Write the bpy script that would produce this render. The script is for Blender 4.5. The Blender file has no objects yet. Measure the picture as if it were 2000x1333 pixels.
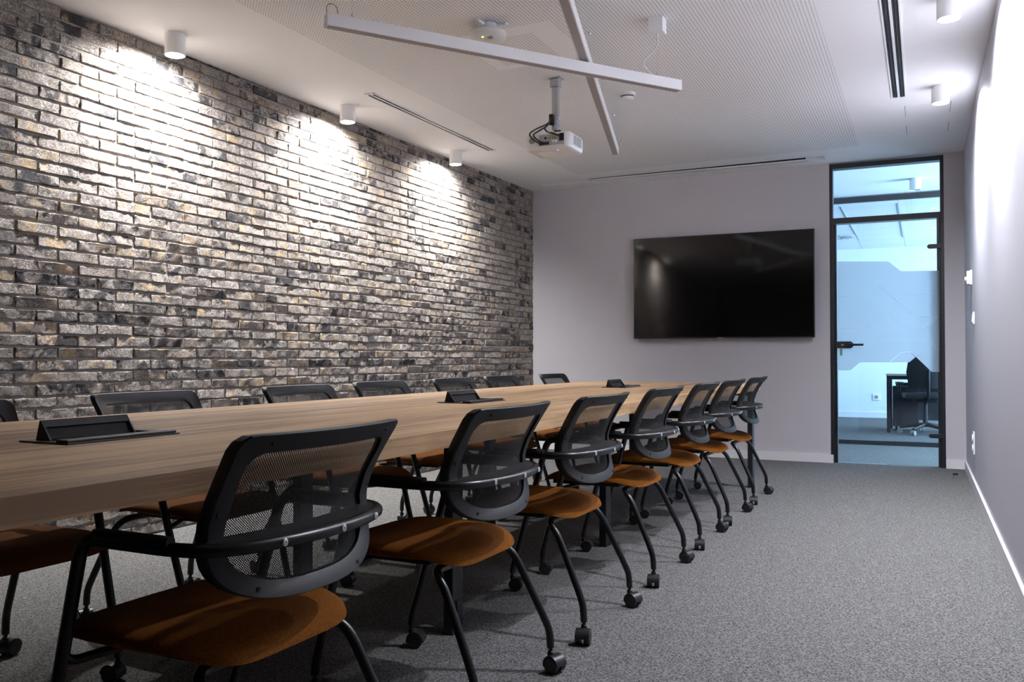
import bpy, bmesh, math, random
import numpy as np
from mathutils import Vector, Matrix

C = bpy.context.scene.collection
SC = bpy.context.scene
random.seed(7)
PI = math.pi

# ------------------------------------------------------------------ camera
cd = bpy.data.cameras.new('camera'); cam = bpy.data.objects.new('camera', cd); C.objects.link(cam)
cd.sensor_width = 36.0; cd.lens = 1702.156 / 2000 * 36.0; cd.clip_start = .05; cd.clip_end = 60
cam.location = (0, 0, .9302)
yaw, pitch = .4412, .0184
cam.rotation_euler = (PI / 2 + pitch, 0, yaw)
SC.camera = cam

# ------------------------------------------------------------------ exposure, world
SC.view_settings.view_transform = 'Standard'; SC.view_settings.look = 'None'
SC.view_settings.gamma = 1; SC.view_settings.use_curve_mapping = False
SC.view_settings.exposure = 0.33
w = bpy.data.worlds.new('world'); SC.world = w; w.use_nodes = True
w.node_tree.nodes['Background'].inputs[0].default_value = (.30, .45, .65, 1)
w.node_tree.nodes['Background'].inputs[1].default_value = .02

# ------------------------------------------------------------------ room dimensions
XL, XR, D = -3.6104, .3142, 8.1445
AL, AR, BK = -.0132, .0041, .0005
Y0 = -1.6                                        # wall behind the camera
def zc(x, y): return 2.6278 + .0048 * (x - XL) - .0072 * (D - y)
def lx(y): return XL + AL * (D - y)
def rx(y): return XR + AR * (D - y)
TR, TW, TY, TA, TZ = -1.063, 1.315, 6.4388, .0114, .74
cT, sT = math.cos(TA), math.sin(TA)
def T(x, y, z=0): return Vector((TR + x * cT + y * sT, TY - x * sT + y * cT, z))

# ------------------------------------------------------------------ lamps' light
SPOT_W, WALL_W, COR_W, OFF_W = 262, 215, 270, 330
LAMPS_L = [(-3.474, 3.293), (-3.457, 4.757), (-3.450, 6.225)]
LAMPS_R = [(.108, 6.06), (.118, 4.53)]
LAMPS_HID = [(.125, 3.0)]                        # the row goes on above the camera
def spot(name, loc, W, col, tilt=0, ang=165, blend=1.0, r=.03):
    l = bpy.data.lights.new(name, 'SPOT'); l.energy = W; l.color = col
    l.spot_size = math.radians(ang); l.spot_blend = blend; l.shadow_soft_size = r
    o = bpy.data.objects.new(name, l); o.location = loc; o.rotation_euler.y = math.radians(tilt); C.objects.link(o); return o
def area(name, loc, rot, sx, sy, W, col):
    l = bpy.data.lights.new(name, 'AREA'); l.energy = W; l.color = col
    l.shape = 'RECTANGLE'; l.size = sx; l.size_y = sy
    o = bpy.data.objects.new(name, l); o.location = loc; o.rotation_euler = rot; C.objects.link(o); return o
WARM, COOL, BLUE = (1, .992, .98), (.89, .925, 1), (.47, .74, 1)
for x, y in LAMPS_L: spot('spot_light', (x, y, zc(x, y) - .118), SPOT_W, WARM, 28)
for x, y in LAMPS_R + LAMPS_HID: spot('spot_light', (x, y, zc(x, y) - .118), WALL_W if y > 2 else WALL_W * .2, COOL, -22)
area('corridor_daylight', (2.4, 9.05, 1.55), (0, math.radians(90), 0), 1.8, 1.4, COR_W, BLUE)
area('office_daylight', (2.57, 12.2, 1.6), (0, math.radians(90), 0), 2.2, 3.6, OFF_W, BLUE)

# ================================================================== materials
def nodes(m): m.use_nodes = True; return m.node_tree.nodes, m.node_tree.links
MATS = {}
def mat(name, col, rough=.5, metal=0, spec=.5, noise=0, nscale=40, bump=0, bscale=200, coat=0, sheen=0):
    m = bpy.data.materials.new(name); N, L = nodes(m); b = N['Principled BSDF']
    b.inputs['Base Color'].default_value = (*col, 1); b.inputs['Roughness'].default_value = rough
    b.inputs['Metallic'].default_value = metal; b.inputs['Specular IOR Level'].default_value = spec
    b.inputs['Coat Weight'].default_value = coat; b.inputs['Sheen Weight'].default_value = sheen
    tc = N.new('ShaderNodeTexCoord')
    if noise:
        n = N.new('ShaderNodeTexNoise'); n.inputs['Scale'].default_value = nscale; n.inputs['Detail'].default_value = 4
        L.new(tc.outputs['Object'], n.inputs['Vector'])
        mr = N.new('ShaderNodeMapRange'); mr.inputs[1].default_value = .25; mr.inputs[2].default_value = .75
        mr.inputs[3].default_value = 1 - noise; mr.inputs[4].default_value = 1 + noise
        L.new(n.outputs['Fac'], mr.inputs[0])
        mx = N.new('ShaderNodeMix'); mx.data_type = 'RGBA'; mx.blend_type = 'MULTIPLY'; mx.inputs[0].default_value = 1
        mx.inputs[6].default_value = (*col, 1); L.new(mr.outputs[0], mx.inputs[7]); L.new(mx.outputs[2], b.inputs['Base Color'])
    if bump:
        n2 = N.new('ShaderNodeTexNoise'); n2.inputs['Scale'].default_value = bscale; n2.inputs['Detail'].default_value = 3
        L.new(tc.outputs['Object'], n2.inputs['Vector'])
        bp = N.new('ShaderNodeBump'); bp.inputs['Strength'].default_value = bump; bp.inputs['Distance'].default_value = .002
        L.new(n2.outputs['Fac'], bp.inputs['Height']); L.new(bp.outputs['Normal'], b.inputs['Normal'])
    MATS[name] = m; return m
def emit(name, col, s):
    m = bpy.data.materials.new(name); N, L = nodes(m); b = N['Principled BSDF']
    b.inputs['Base Color'].default_value = (*col, 1); b.inputs['Emission Color'].default_value = (*col, 1)
    b.inputs['Emission Strength'].default_value = s; return m

M_wall = mat('painted_plaster', (.55, .53, .56), .75, bump=.12, bscale=350, noise=.015, nscale=3)
M_wallR = mat('painted_plaster_smooth', (.52, .51, .56), .6, bump=.1, bscale=350)
M_skirt = mat('white_skirting', (.74, .73, .76), .45)
M_white = mat('white_powder_coat', (.86, .86, .86), .4)
M_whiteplastic = mat('white_plastic', (.78, .78, .78), .32)
M_plasticseam = mat('grey_plastic', (.30, .30, .31), .5)
M_blk = mat('black_powder_coat', (.008, .008, .009), .38, bump=.08, bscale=900)
M_tube = mat('black_tube_coating', (.006, .006, .007), .30, bump=.05, bscale=900)
M_plast = mat('charcoal_plastic', (.008, .008, .009), .48, bump=.12, bscale=1200)
M_castr = mat('black_nylon', (.012, .012, .013), .4)
M_alu = mat('brushed_aluminium', (.50, .52, .55), .35, metal=.85)
M_screw = mat('zinc_screw', (.62, .66, .66), .4, metal=.6)
M_frame = mat('anthracite_frame', (.011, .012, .015), .42)
M_dark = mat('matt_black', (.004, .004, .004), .8)
M_bezel = mat('tv_bezel', (.006, .006, .007), .3)
M_cable = mat('black_cable', (.006, .006, .006), .45)
M_wcable = mat('white_cable', (.75, .75, .75), .5)
M_lens = emit('lamp_lens', (1, .97, .93), 14)
M_led_b = emit('blue_led', (.12, .16, 1), 6)
M_led_g = emit('green_led', (.45, 1, .05), 4)
M_gold = mat('brass_socket', (.45, .30, .08), .35, metal=.8)
M_blindpanel = mat('rolled_screen_fabric', (.62, .62, .63), .8)
M_officewall = mat('office_wall_paint', (.72, .75, .78), .7)
M_deskpanel = mat('dark_desk_panel', (.028, .028, .034), .5)
M_desktop = mat('pale_desk_laminate', (.55, .52, .47), .45)
M_greywheel = mat('grey_caster_tread', (.30, .31, .32), .5)

def m_screen():
    m = bpy.data.materials.new('tv_glass'); N, L = nodes(m); b = N['Principled BSDF']
    b.inputs['Base Color'].default_value = (.0035, .0033, .0035, 1); b.inputs['Roughness'].default_value = .07
    b.inputs['Specular IOR Level'].default_value = .38
    return m
M_screen = m_screen()

def m_fabric(name, c1, c2):
    m = bpy.data.materials.new(name); N, L = nodes(m); b = N['Principled BSDF']
    tc = N.new('ShaderNodeTexCoord')
    n = N.new('ShaderNodeTexNoise'); n.inputs['Scale'].default_value = 320; n.inputs['Detail'].default_value = 3
    L.new(tc.outputs['Object'], n.inputs['Vector'])
    r = N.new('ShaderNodeValToRGB'); r.color_ramp.elements[0].color = (*c1, 1); r.color_ramp.elements[1].color = (*c2, 1)
    r.color_ramp.elements[0].position = .35; r.color_ramp.elements[1].position = .65
    L.new(n.outputs['Fac'], r.inputs[0]); L.new(r.outputs[0], b.inputs['Base Color'])
    b.inputs['Roughness'].default_value = .9; b.inputs['Sheen Weight'].default_value = .0; b.inputs['Specular IOR Level'].default_value = .2
    v = N.new('ShaderNodeTexVoronoi'); v.inputs['Scale'].default_value = 520; L.new(tc.outputs['Object'], v.inputs['Vector'])
    bp = N.new('ShaderNodeBump'); bp.inputs['Strength'].default_value = .35; bp.inputs['Distance'].default_value = .001
    L.new(v.outputs['Distance'], bp.inputs['Height']); L.new(bp.outputs['Normal'], b.inputs['Normal'])
    return m
M_seat = m_fabric('amber_upholstery', (.115, .034, .0005), (.215, .068, .0012))

def m_net():
    """woven net: round holes on a diagonal raster, UV in metres"""
    m = bpy.data.materials.new('black_net'); N, L = nodes(m); b = N['Principled BSDF']; out = N['Material Output']
    b.inputs['Base Color'].default_value = (.012, .012, .012, 1); b.inputs['Roughness'].default_value = .7
    uv = N.new('ShaderNodeUVMap'); uv.uv_map = 'UVMap'
    mp = N.new('ShaderNodeMapping'); mp.inputs['Rotation'].default_value = (0, 0, PI / 4)
    mp.inputs['Scale'].default_value = (1 / .0034,) * 3; L.new(uv.outputs[0], mp.inputs[0])
    fr = N.new('ShaderNodeVectorMath'); fr.operation = 'FRACTION'; L.new(mp.outputs[0], fr.inputs[0])
    sb = N.new('ShaderNodeVectorMath'); sb.operation = 'SUBTRACT'; sb.inputs[1].default_value = (.5, .5, 0); L.new(fr.outputs[0], sb.inputs[0])
    sp = N.new('ShaderNodeSeparateXYZ'); L.new(sb.outputs[0], sp.inputs[0])
    cb = N.new('ShaderNodeCombineXYZ'); L.new(sp.outputs[0], cb.inputs[0]); L.new(sp.outputs[1], cb.inputs[1])
    ln = N.new('ShaderNodeVectorMath'); ln.operation = 'LENGTH'; L.new(cb.outputs[0], ln.inputs[0])
    lt = N.new('ShaderNodeMath'); lt.operation = 'LESS_THAN'; lt.inputs[1].default_value = .315; L.new(ln.outputs['Value'], lt.inputs[0])
    tr = N.new('ShaderNodeBsdfTransparent'); mx = N.new('ShaderNodeMixShader')
    L.new(lt.outputs[0], mx.inputs[0]); L.new(b.outputs[0], mx.inputs[1]); L.new(tr.outputs[0], mx.inputs[2]); L.new(mx.outputs[0], out.inputs[0])
    return m
M_net = m_net()

def m_wood():
    m = bpy.data.materials.new('oak_laminate'); N, L = nodes(m); b = N['Principled BSDF']
    tc = N.new('ShaderNodeTexCoord')
    def noise(sc, detail, scale=1, dist=0, rough=.5):
        mp = N.new('ShaderNodeMapping'); mp.inputs['Scale'].default_value = sc; L.new(tc.outputs['Object'], mp.inputs[0])
        n = N.new('ShaderNodeTexNoise'); n.inputs['Scale'].default_value = scale; n.inputs['Detail'].default_value = detail
        n.inputs['Distortion'].default_value = dist; n.inputs['Roughness'].default_value = rough
        L.new(mp.outputs[0], n.inputs['Vector']); return n
    a = noise((20, 1.0, 20), 6, 1, .6)
    f = noise((120, 6, 120), 4, 1, 0, .6)
    g = noise((3.2, .35, 3.2), 2)
    r = N.new('ShaderNodeValToRGB'); e = r.color_ramp.elements
    e[0].position = .41; e[0].color = (.23, .135, .075, 1); e[1].position = .575; e[1].color = (.60, .40, .225, 1)
    k = r.color_ramp.elements.new(.48); k.color = (.42, .268, .142, 1)
    ad = N.new('ShaderNodeMix'); ad.inputs[0].default_value = .30; L.new(a.outputs['Fac'], ad.inputs[2]); L.new(f.outputs['Fac'], ad.inputs[3])
    ad2 = N.new('ShaderNodeMix'); ad2.inputs[0].default_value = .35; L.new(ad.outputs[0], ad2.inputs[2]); L.new(g.outputs['Fac'], ad2.inputs[3])
    L.new(ad2.outputs[0], r.inputs[0]); L.new(r.outputs[0], b.inputs['Base Color'])
    b.inputs['Roughness'].default_value = .5; b.inputs['Specular IOR Level'].default_value = .35
    bp = N.new('ShaderNodeBump'); bp.inputs['Strength'].default_value = .15; bp.inputs['Distance'].default_value = .0008
    L.new(f.outputs['Fac'], bp.inputs['Height']); L.new(bp.outputs['Normal'], b.inputs['Normal'])
    return m
M_wood = m_wood()

def m_carpet(name, c1, c2):
    m = bpy.data.materials.new(name); N, L = nodes(m); b = N['Principled BSDF']
    tc = N.new('ShaderNodeTexCoord')
    n = N.new('ShaderNodeTexNoise'); n.inputs['Scale'].default_value = 125; n.inputs['Detail'].default_value = 4; n.inputs['Roughness'].default_value = .7
    L.new(tc.outputs['Object'], n.inputs['Vector'])
    v = N.new('ShaderNodeTexVoronoi'); v.inputs['Scale'].default_value = 150; L.new(tc.outputs['Object'], v.inputs['Vector'])
    ad = N.new('ShaderNodeMix'); ad.inputs[0].default_value = .35; L.new(n.outputs['Fac'], ad.inputs[2]); L.new(v.outputs['Distance'], ad.inputs[3])
    r = N.new('ShaderNodeValToRGB'); r.color_ramp.elements[0].color = (*c1, 1); r.color_ramp.elements[1].color = (*c2, 1)
    r.color_ramp.elements[0].position = .36; r.color_ramp.elements[1].position = .58
    L.new(ad.outputs[0], r.inputs[0]); L.new(r.outputs[0], b.inputs['Base Color'])
    b.inputs['Roughness'].default_value = .95; b.inputs['Specular IOR Level'].default_value = .1
    bp = N.new('ShaderNodeBump'); bp.inputs['Strength'].default_value = .6; bp.inputs['Distance'].default_value = .004
    L.new(ad.outputs[0], bp.inputs['Height']); L.new(bp.outputs['Normal'], b.inputs['Normal'])
    return m
M_carpet = m_carpet('grey_loop_carpet', (.032, .031, .0305), (.185, .181, .178))

def m_ceiling():
    """white plasterboard; round perforations inside the acoustic field, none in the frame of the access panel"""
    m = bpy.data.materials.new('perforated_plasterboard'); N, L = nodes(m); b = N['Principled BSDF']
    b.inputs['Roughness'].default_value = .7
    tc = N.new('ShaderNodeTexCoord'); sp = N.new('ShaderNodeSeparateXYZ'); L.new(tc.outputs['Object'], sp.inputs[0])
    def mth(op, a, b_, c=None):
        n = N.new('ShaderNodeMath'); n.operation = op
        for i, q in enumerate((a, b_)):
            if q is None: continue
            if isinstance(q, (int, float)): n.inputs[i].default_value = q
            else: L.new(q, n.inputs[i])
        return n.outputs[0]
    X, Y = sp.outputs[0], sp.outputs[1]
    def rect(x0, x1, y0, y1):
        a = mth('MULTIPLY', mth('GREATER_THAN', X, x0), mth('LESS_THAN', X, x1))
        c = mth('MULTIPLY', mth('GREATER_THAN', Y, y0), mth('LESS_THAN', Y, y1)); return mth('MULTIPLY', a, c)
    P = .018
    fx = mth('SUBTRACT', mth('FRACT', mth('DIVIDE', X, P), None), .5); fy = mth('SUBTRACT', mth('FRACT', mth('DIVIDE', Y, P), None), .5)
    d = mth('SQRT', mth('ADD', mth('MULTIPLY', fx, fx), mth('MULTIPLY', fy, fy)), None)
    hole = mth('LESS_THAN', d, .225)
    field = rect(-2.898, -.459, -1.0, 7.55)
    band = mth('SUBTRACT', rect(-2.235, -1.674, 3.98, 4.56), rect(-2.16, -1.815, 4.09, 4.50))
    seam = mth('SUBTRACT', rect(-1.793, -1.786, 4.085, 4.505), 0.0)
    mask = mth('MULTIPLY', mth('MULTIPLY', hole, field), mth('SUBTRACT', 1.0, band))
    mx = N.new('ShaderNodeMix'); mx.data_type = 'RGBA'; L.new(mask, mx.inputs[0])
    mx.inputs[6].default_value = (.92, .915, .92, 1); mx.inputs[7].default_value = (.30, .29, .29, 1)
    L.new(mx.outputs[2], b.inputs['Base Color'])
    return m
M_ceil = m_ceiling()

def m_brick():
    """per-brick tone from the 'tone' attribute (random value per brick), plus lime bloom and soot in noise"""
    m = bpy.data.materials.new('hand_moulded_brick'); N, L = nodes(m); b = N['Principled BSDF']
    at = N.new('ShaderNodeAttribute'); at.attribute_name = 'tone'
    sp = N.new('ShaderNodeSeparateColor'); L.new(at.outputs['Color'], sp.inputs[0])
    tc = N.new('ShaderNodeTexCoord')
    def noise(scale, detail, rough=.5, dist=0, sc=(1, 1, 1)):
        mp = N.new('ShaderNodeMapping'); mp.inputs['Scale'].default_value = sc; L.new(tc.outputs['Object'], mp.inputs[0])
        cb = N.new('ShaderNodeVectorMath'); cb.operation = 'ADD'; L.new(mp.outputs[0], cb.inputs[0])
        ml = N.new('ShaderNodeVectorMath'); ml.operation = 'SCALE'; ml.inputs[3].default_value = 37; L.new(at.outputs['Color'], ml.inputs[0]); L.new(ml.outputs[0], cb.inputs[1])
        n = N.new('ShaderNodeTexNoise'); n.inputs['Scale'].default_value = scale; n.inputs['Detail'].default_value = detail
        n.inputs['Roughness'].default_value = rough; n.inputs['Distortion'].default_value = dist; L.new(cb.outputs[0], n.inputs['Vector']); return n.outputs['Fac']
    def rng(v, a, c, lo=0., hi=1.):
        n = N.new('ShaderNodeMapRange'); n.inputs[1].default_value = a; n.inputs[2].default_value = c
        n.inputs[3].default_value = lo; n.inputs[4].default_value = hi; L.new(v, n.inputs[0]); return n.outputs[0]
    def mix(f, A, B):
        n = N.new('ShaderNodeMix'); n.data_type = 'RGBA'
        for i, q in ((0, f), (6, A), (7, B)):
            if isinstance(q, tuple): n.inputs[i].default_value = (*q, 1)
            elif isinstance(q, float): n.inputs[i].default_value = q
            else: L.new(q, n.inputs[i])
        return n.outputs[2]
    def mul(a, c):
        n = N.new('ShaderNodeMath'); n.operation = 'MULTIPLY'
        for i, q in enumerate((a, c)):
            if isinstance(q, float): n.inputs[i].default_value = q
            else: L.new(q, n.inputs[i])
        return n.outputs[0]
    body = mix(rng(noise(16, 5, .65), .35, .65), (.120, .096, .084), (.31, .265, .236))
    ochre = mul(rng(noise(13, 3, .55), .50, .64), rng(sp.outputs[1], .3, .7))
    body = mix(mul(ochre, .85), body, (.42, .29, .15))
    lime = mul(rng(noise(38, 6, .72, 2.6, (1, 1, 1.7)), .49, .58), rng(sp.outputs[2], 0., 1., .45, 1.0))
    body = mix(mul(lime, .78), body, (.66, .635, .61))
    soot = mul(rng(noise(11, 5, .65, .5), .44, .54), rng(sp.outputs[0], .62, .78))
    body = mix(mul(soot, .88), body, (.026, .027, .034))
    L.new(body, b.inputs['Base Color']); b.inputs['Roughness'].default_value = .9; b.inputs['Specular IOR Level'].default_value = .25
    bp = N.new('ShaderNodeBump'); bp.inputs['Strength'].default_value = 1.0; bp.inputs['Distance'].default_value = .007
    L.new(noise(75, 6, .72, 1.6), bp.inputs['Height']); L.new(bp.outputs['Normal'], b.inputs['Normal'])
    return m
M_brick = m_brick()
M_mortar = mat('grey_mortar', (.26, .24, .215), .95, noise=.15, nscale=120, bump=.5, bscale=400)

def m_glass(name, tint=(1, 1, 1), refl=1.0):
    m = bpy.data.materials.new(name); N, L = nodes(m); out = N['Material Output']
    t = N.new('ShaderNodeBsdfTransparent'); t.inputs[0].default_value = (*tint, 1)
    g = N.new('ShaderNodeBsdfGlossy'); g.inputs['Roughness'].default_value = 0
    f = N.new('ShaderNodeFresnel'); f.inputs[0].default_value = 1.45
    ml = N.new('ShaderNodeMath'); ml.operation = 'MULTIPLY'; ml.inputs[1].default_value = refl; L.new(f.outputs[0], ml.inputs[0])
    mx = N.new('ShaderNodeMixShader'); L.new(ml.outputs[0], mx.inputs[0]); L.new(t.outputs[0], mx.inputs[1]); L.new(g.outputs[0], mx.inputs[2]); L.new(mx.outputs[0], out.inputs[0])
    return m
M_glass = m_glass('clear_glass', (.965, .985, 1), .8)
def m_film(name, op, col):
    m = bpy.data.materials.new(name); N, L = nodes(m); out = N['Material Output']
    t = N.new('ShaderNodeBsdfTransparent'); tl = N.new('ShaderNodeBsdfTranslucent'); tl.inputs[0].default_value = (*col, 1)
    d = N.new('ShaderNodeBsdfDiffuse'); d.inputs[0].default_value = (*col, 1)
    m1 = N.new('ShaderNodeMixShader'); m1.inputs[0].default_value = .12; L.new(tl.outputs[0], m1.inputs[1]); L.new(d.outputs[0], m1.inputs[2])
    m2 = N.new('ShaderNodeMixShader'); m2.inputs[0].default_value = op; L.new(t.outputs[0], m2.inputs[1]); L.new(m1.outputs[0], m2.inputs[2]); L.new(m2.outputs[0], out.inputs[0])
    return m
M_film = m_film('frosted_film', .90, (.80, .83, .86))
M_filmline = m_film('film_cut_line', 1.0, (1, 1, 1))

# ================================================================== mesh helpers
class MB:
    def __init__(s): s.v = []; s.f = []
    def add(s, vs, fs):
        n = len(s.v); s.v += [tuple(p) for p in vs]; s.f += [tuple(i + n for i in q) for q in fs]; return s
    def box(s, x0, x1, y0, y1, z0, z1, M=None):
        vs = [Vector((x, y, z)) for z in (z0, z1) for x, y in ((x0, y0), (x1, y0), (x1, y1), (x0, y1))]
        if M: vs = [M @ p for p in vs]
        return s.add(vs, [(3, 2, 1, 0), (4, 5, 6, 7), (0, 1, 5, 4), (1, 2, 6, 5), (2, 3, 7, 6), (3, 0, 4, 7)])
    def prism(s, poly, a, b, f):
        """poly 2-D, extruded from a to b; f(u, v, t) -> point"""
        n = len(poly); vs = [f(u, v, a) for u, v in poly] + [f(u, v, b) for u, v in poly]
        return s.add(vs, [tuple(range(n - 1, -1, -1)), tuple(range(n, 2 * n))] + [(i, (i + 1) % n, n + (i + 1) % n, n + i) for i in range(n)])
    def tube(s, pts, r, seg=10, caps=True, closed=False):
        pts = [Vector(p) for p in pts]; n = len(pts); R = r if isinstance(r, (list, tuple)) else [r] * n
        up = None; rings = []
        for i, p in enumerate(pts):
            if closed: t = pts[(i + 1) % n] - pts[i - 1]
            else: t = pts[min(i + 1, n - 1)] - pts[max(i - 1, 0)]
            t.normalize()
            if up is None:
                a = Vector((0, 0, 1)) if abs(t.z) < .9 else Vector((1, 0, 0))
                up = (a - t * a.dot(t)).normalized()
            else: up = (up - t * up.dot(t)).normalized()
            sd = t.cross(up)
            rings.append([p + (up * math.cos(2 * PI * k / seg) + sd * math.sin(2 * PI * k / seg)) * R[i] for k in range(seg)])
        vs = [q for rg in rings for q in rg]; fs = []
        for i in range(n if closed else n - 1):
            j = (i + 1) % n
            for k in range(seg): l = (k + 1) % seg; fs.append((i * seg + k, i * seg + l, j * seg + l, j * seg + k))
        if caps and not closed: fs += [tuple(range(seg - 1, -1, -1)), tuple((n - 1) * seg + k for k in range(seg))]
        return s.add(vs, fs)
    def lathe(s, prof, seg=24, M=None):
        """prof: (radius, height) pairs about local Z"""
        vs = []; fs = []; n = len(prof)
        for r, z in prof:
            for k in range(seg):
                p = Vector((r * math.cos(2 * PI * k / seg), r * math.sin(2 * PI * k / seg), z)); vs.append(M @ p if M else p)
        for i in range(n - 1):
            for k in range(seg): l = (k + 1) % seg; fs.append((i * seg + k, i * seg + l, (i + 1) * seg + l, (i + 1) * seg + k))
        fs += [tuple(range(seg - 1, -1, -1)), tuple((n - 1) * seg + k for k in range(seg))]
        return s.add(vs, fs)
    def grid(s, P):
        """P: rows of points"""
        h, w_ = len(P), len(P[0])
        return s.add([p for row in P for p in row], [(i * w_ + j, i * w_ + j + 1, (i + 1) * w_ + j + 1, (i + 1) * w_ + j) for i in range(h - 1) for j in range(w_ - 1)])
    def build(s, name, m, parent=None, smooth=False, bevel=0, loc=None, rotz=None):
        me = bpy.data.meshes.new(name); me.from_pydata(s.v, [], s.f); me.update()
        bm = bmesh.new(); bm.from_mesh(me); bmesh.ops.recalc_face_normals(bm, faces=bm.faces)
        if bevel: bmesh.ops.bevel(bm, geom=[e for e in bm.edges if e.calc_face_angle(0) > .6], offset=bevel, segments=2, affect='EDGES', profile=.7)
        bm.to_mesh(me); bm.free()
        if smooth:
            for p in me.polygons: p.use_smooth = True
            me.set_sharp_from_angle(angle=math.radians(smooth if smooth is not True else 40))
        me.materials.append(m)
        o = bpy.data.objects.new(name, me); C.objects.link(o)
        if parent: o.parent = parent
        if loc is not None: o.location = loc
        if rotz is not None: o.rotation_euler.z = rotz
        return o
def spline(P, n=8):
    P = [Vector(p) for p in P]; Q = [P[0] * 2 - P[1]] + P + [P[-1] * 2 - P[-2]]; out = []
    for i in range(1, len(Q) - 2):
        for k in range(n):
            t = k / n; a, b, c, d = Q[i - 1:i + 3]
            out.append(.5 * ((2 * b) + (c - a) * t + (2 * a - 5 * b + 4 * c - d) * t * t + (3 * b - a - 3 * c + d) * t ** 3))
    return out + [P[-1]]
def interp(x, T_):
    if x <= T_[0][0]: return T_[0][1]
    for (a, p), (b, q) in zip(T_, T_[1:]):
        if x <= b: return p + (q - p) * (x - a) / (b - a)
    return T_[-1][1]
def tag(o, label=None, cat=None, group=None, kind=None):
    if label: o['label'] = label
    if cat: o['category'] = cat
    if group: o['group'] = group
    if kind: o['kind'] = kind
    return o
def thing(name, label, cat, loc=(0, 0, 0), rotz=0, group=None):
    o = bpy.data.objects.new(name, None); C.objects.link(o); o.location = loc; o.rotation_euler.z = rotz
    o.empty_display_size = .1
    return tag(o, label, cat, group)
def copy_tree(o, parent=None):
    c = o.copy(); C.objects.link(c)
    if parent: c.parent = parent
    for ch in list(o.children): copy_tree(ch, c)
    return c
def struct(mb, name, m, parent=None, **k):
    o = mb.build(name, m, parent, **k)
    if not parent: o['kind'] = 'structure'
    return o

# ================================================================== room shell
DX0, DX1, DZ = -.744, .163, 2.632                      # door opening in the end wall
# floor runs on through the door
b = MB(); b.add([(-5, Y0 - .1, 0), (2.6, Y0 - .1, 0), (2.6, 14.6, 0), (-5, 14.6, 0)], [(0, 1, 2, 3)])
struct(b, 'floor', M_carpet)

# ceiling with an opening for the roller screen
SX0, SX1, SY0, SY1 = -3.387, -.751, 7.79, 7.948
b = MB(); xs = [-3.9, SX0, SX1, .6]; ys = [Y0 - .1, SY0, SY1, D + .12]
for i in range(3):
    for j in range(3):
        if i == 1 and j == 1: continue
        q = [(xs[i], ys[j]), (xs[i + 1], ys[j]), (xs[i + 1], ys[j + 1]), (xs[i], ys[j + 1])]
        b.add([(x, y, zc(x, y)) for x, y in q], [(0, 1, 2, 3)])
# pocket of the slot
for (xa, ya), (xb, yb) in (((SX0, SY0), (SX1, SY0)), ((SX1, SY0), (SX1, SY1)), ((SX1, SY1), (SX0, SY1)), ((SX0, SY1), (SX0, SY0))):
    b.add([(xa, ya, zc(xa, ya)), (xb, yb, zc(xb, yb)), (xb, yb, 2.80), (xa, ya, 2.80)], [(0, 1, 2, 3)])
b.add([(SX0, SY0, 2.8), (SX1, SY0, 2.8), (SX1, SY1, 2.8), (SX0, SY1, 2.8)], [(0, 1, 2, 3)])
struct(b, 'ceiling', M_ceil)

# end wall with the door opening
yb = D
b = MB()
b.box(-3.8, DX0, yb, yb + .11, 0, 2.70); b.box(DX1, .5, yb, yb + .11, 0, 2.70)
struct(b, 'wall_back', M_wall)
b = MB(); b.add([(rx(Y0), Y0, 0), (rx(D), D, 0), (rx(D), D, 2.70), (rx(Y0), Y0, 2.70), (rx(Y0) + .1, Y0, 0), (rx(D) + .1, D, 0), (rx(D) + .1, D, 2.7), (rx(Y0) + .1, Y0, 2.7)],
      [(0, 1, 2, 3), (4, 5, 6, 7), (0, 1, 5, 4), (3, 2, 6, 7), (0, 3, 7, 4), (1, 2, 6, 5)])
struct(b, 'wall_right', M_wallR)
b = MB(); b.box(-4, .6, Y0 - .1, Y0, 0, 2.70)
struct(b, 'wall_front', mat('warm_timber_panelling', (.10, .055, .03), .55, noise=.2, nscale=6))
# skirting
sk = .072
b = MB(); b.box(XL, DX0 + .022, yb - .014, yb, 0, sk); b.box(DX1 - .022 + .022, rx(D), yb - .014, yb, 0, sk)
struct(b, 'baseboard_back', M_skirt)
b = MB(); b.add([(rx(Y0) - .014, Y0, 0), (rx(D) - .014, D - .014, 0), (rx(D) - .014, D - .014, sk), (rx(Y0) - .014, Y0, sk), (rx(Y0), Y0, 0), (rx(D), D - .014, 0), (rx(D), D - .014, sk), (rx(Y0), Y0, sk)],
      [(0, 1, 2, 3), (4, 5, 6, 7), (0, 1, 5, 4), (3, 2, 6, 7), (0, 3, 7, 4), (1, 2, 6, 5)])
struct(b, 'baseboard_right', M_skirt)

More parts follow.
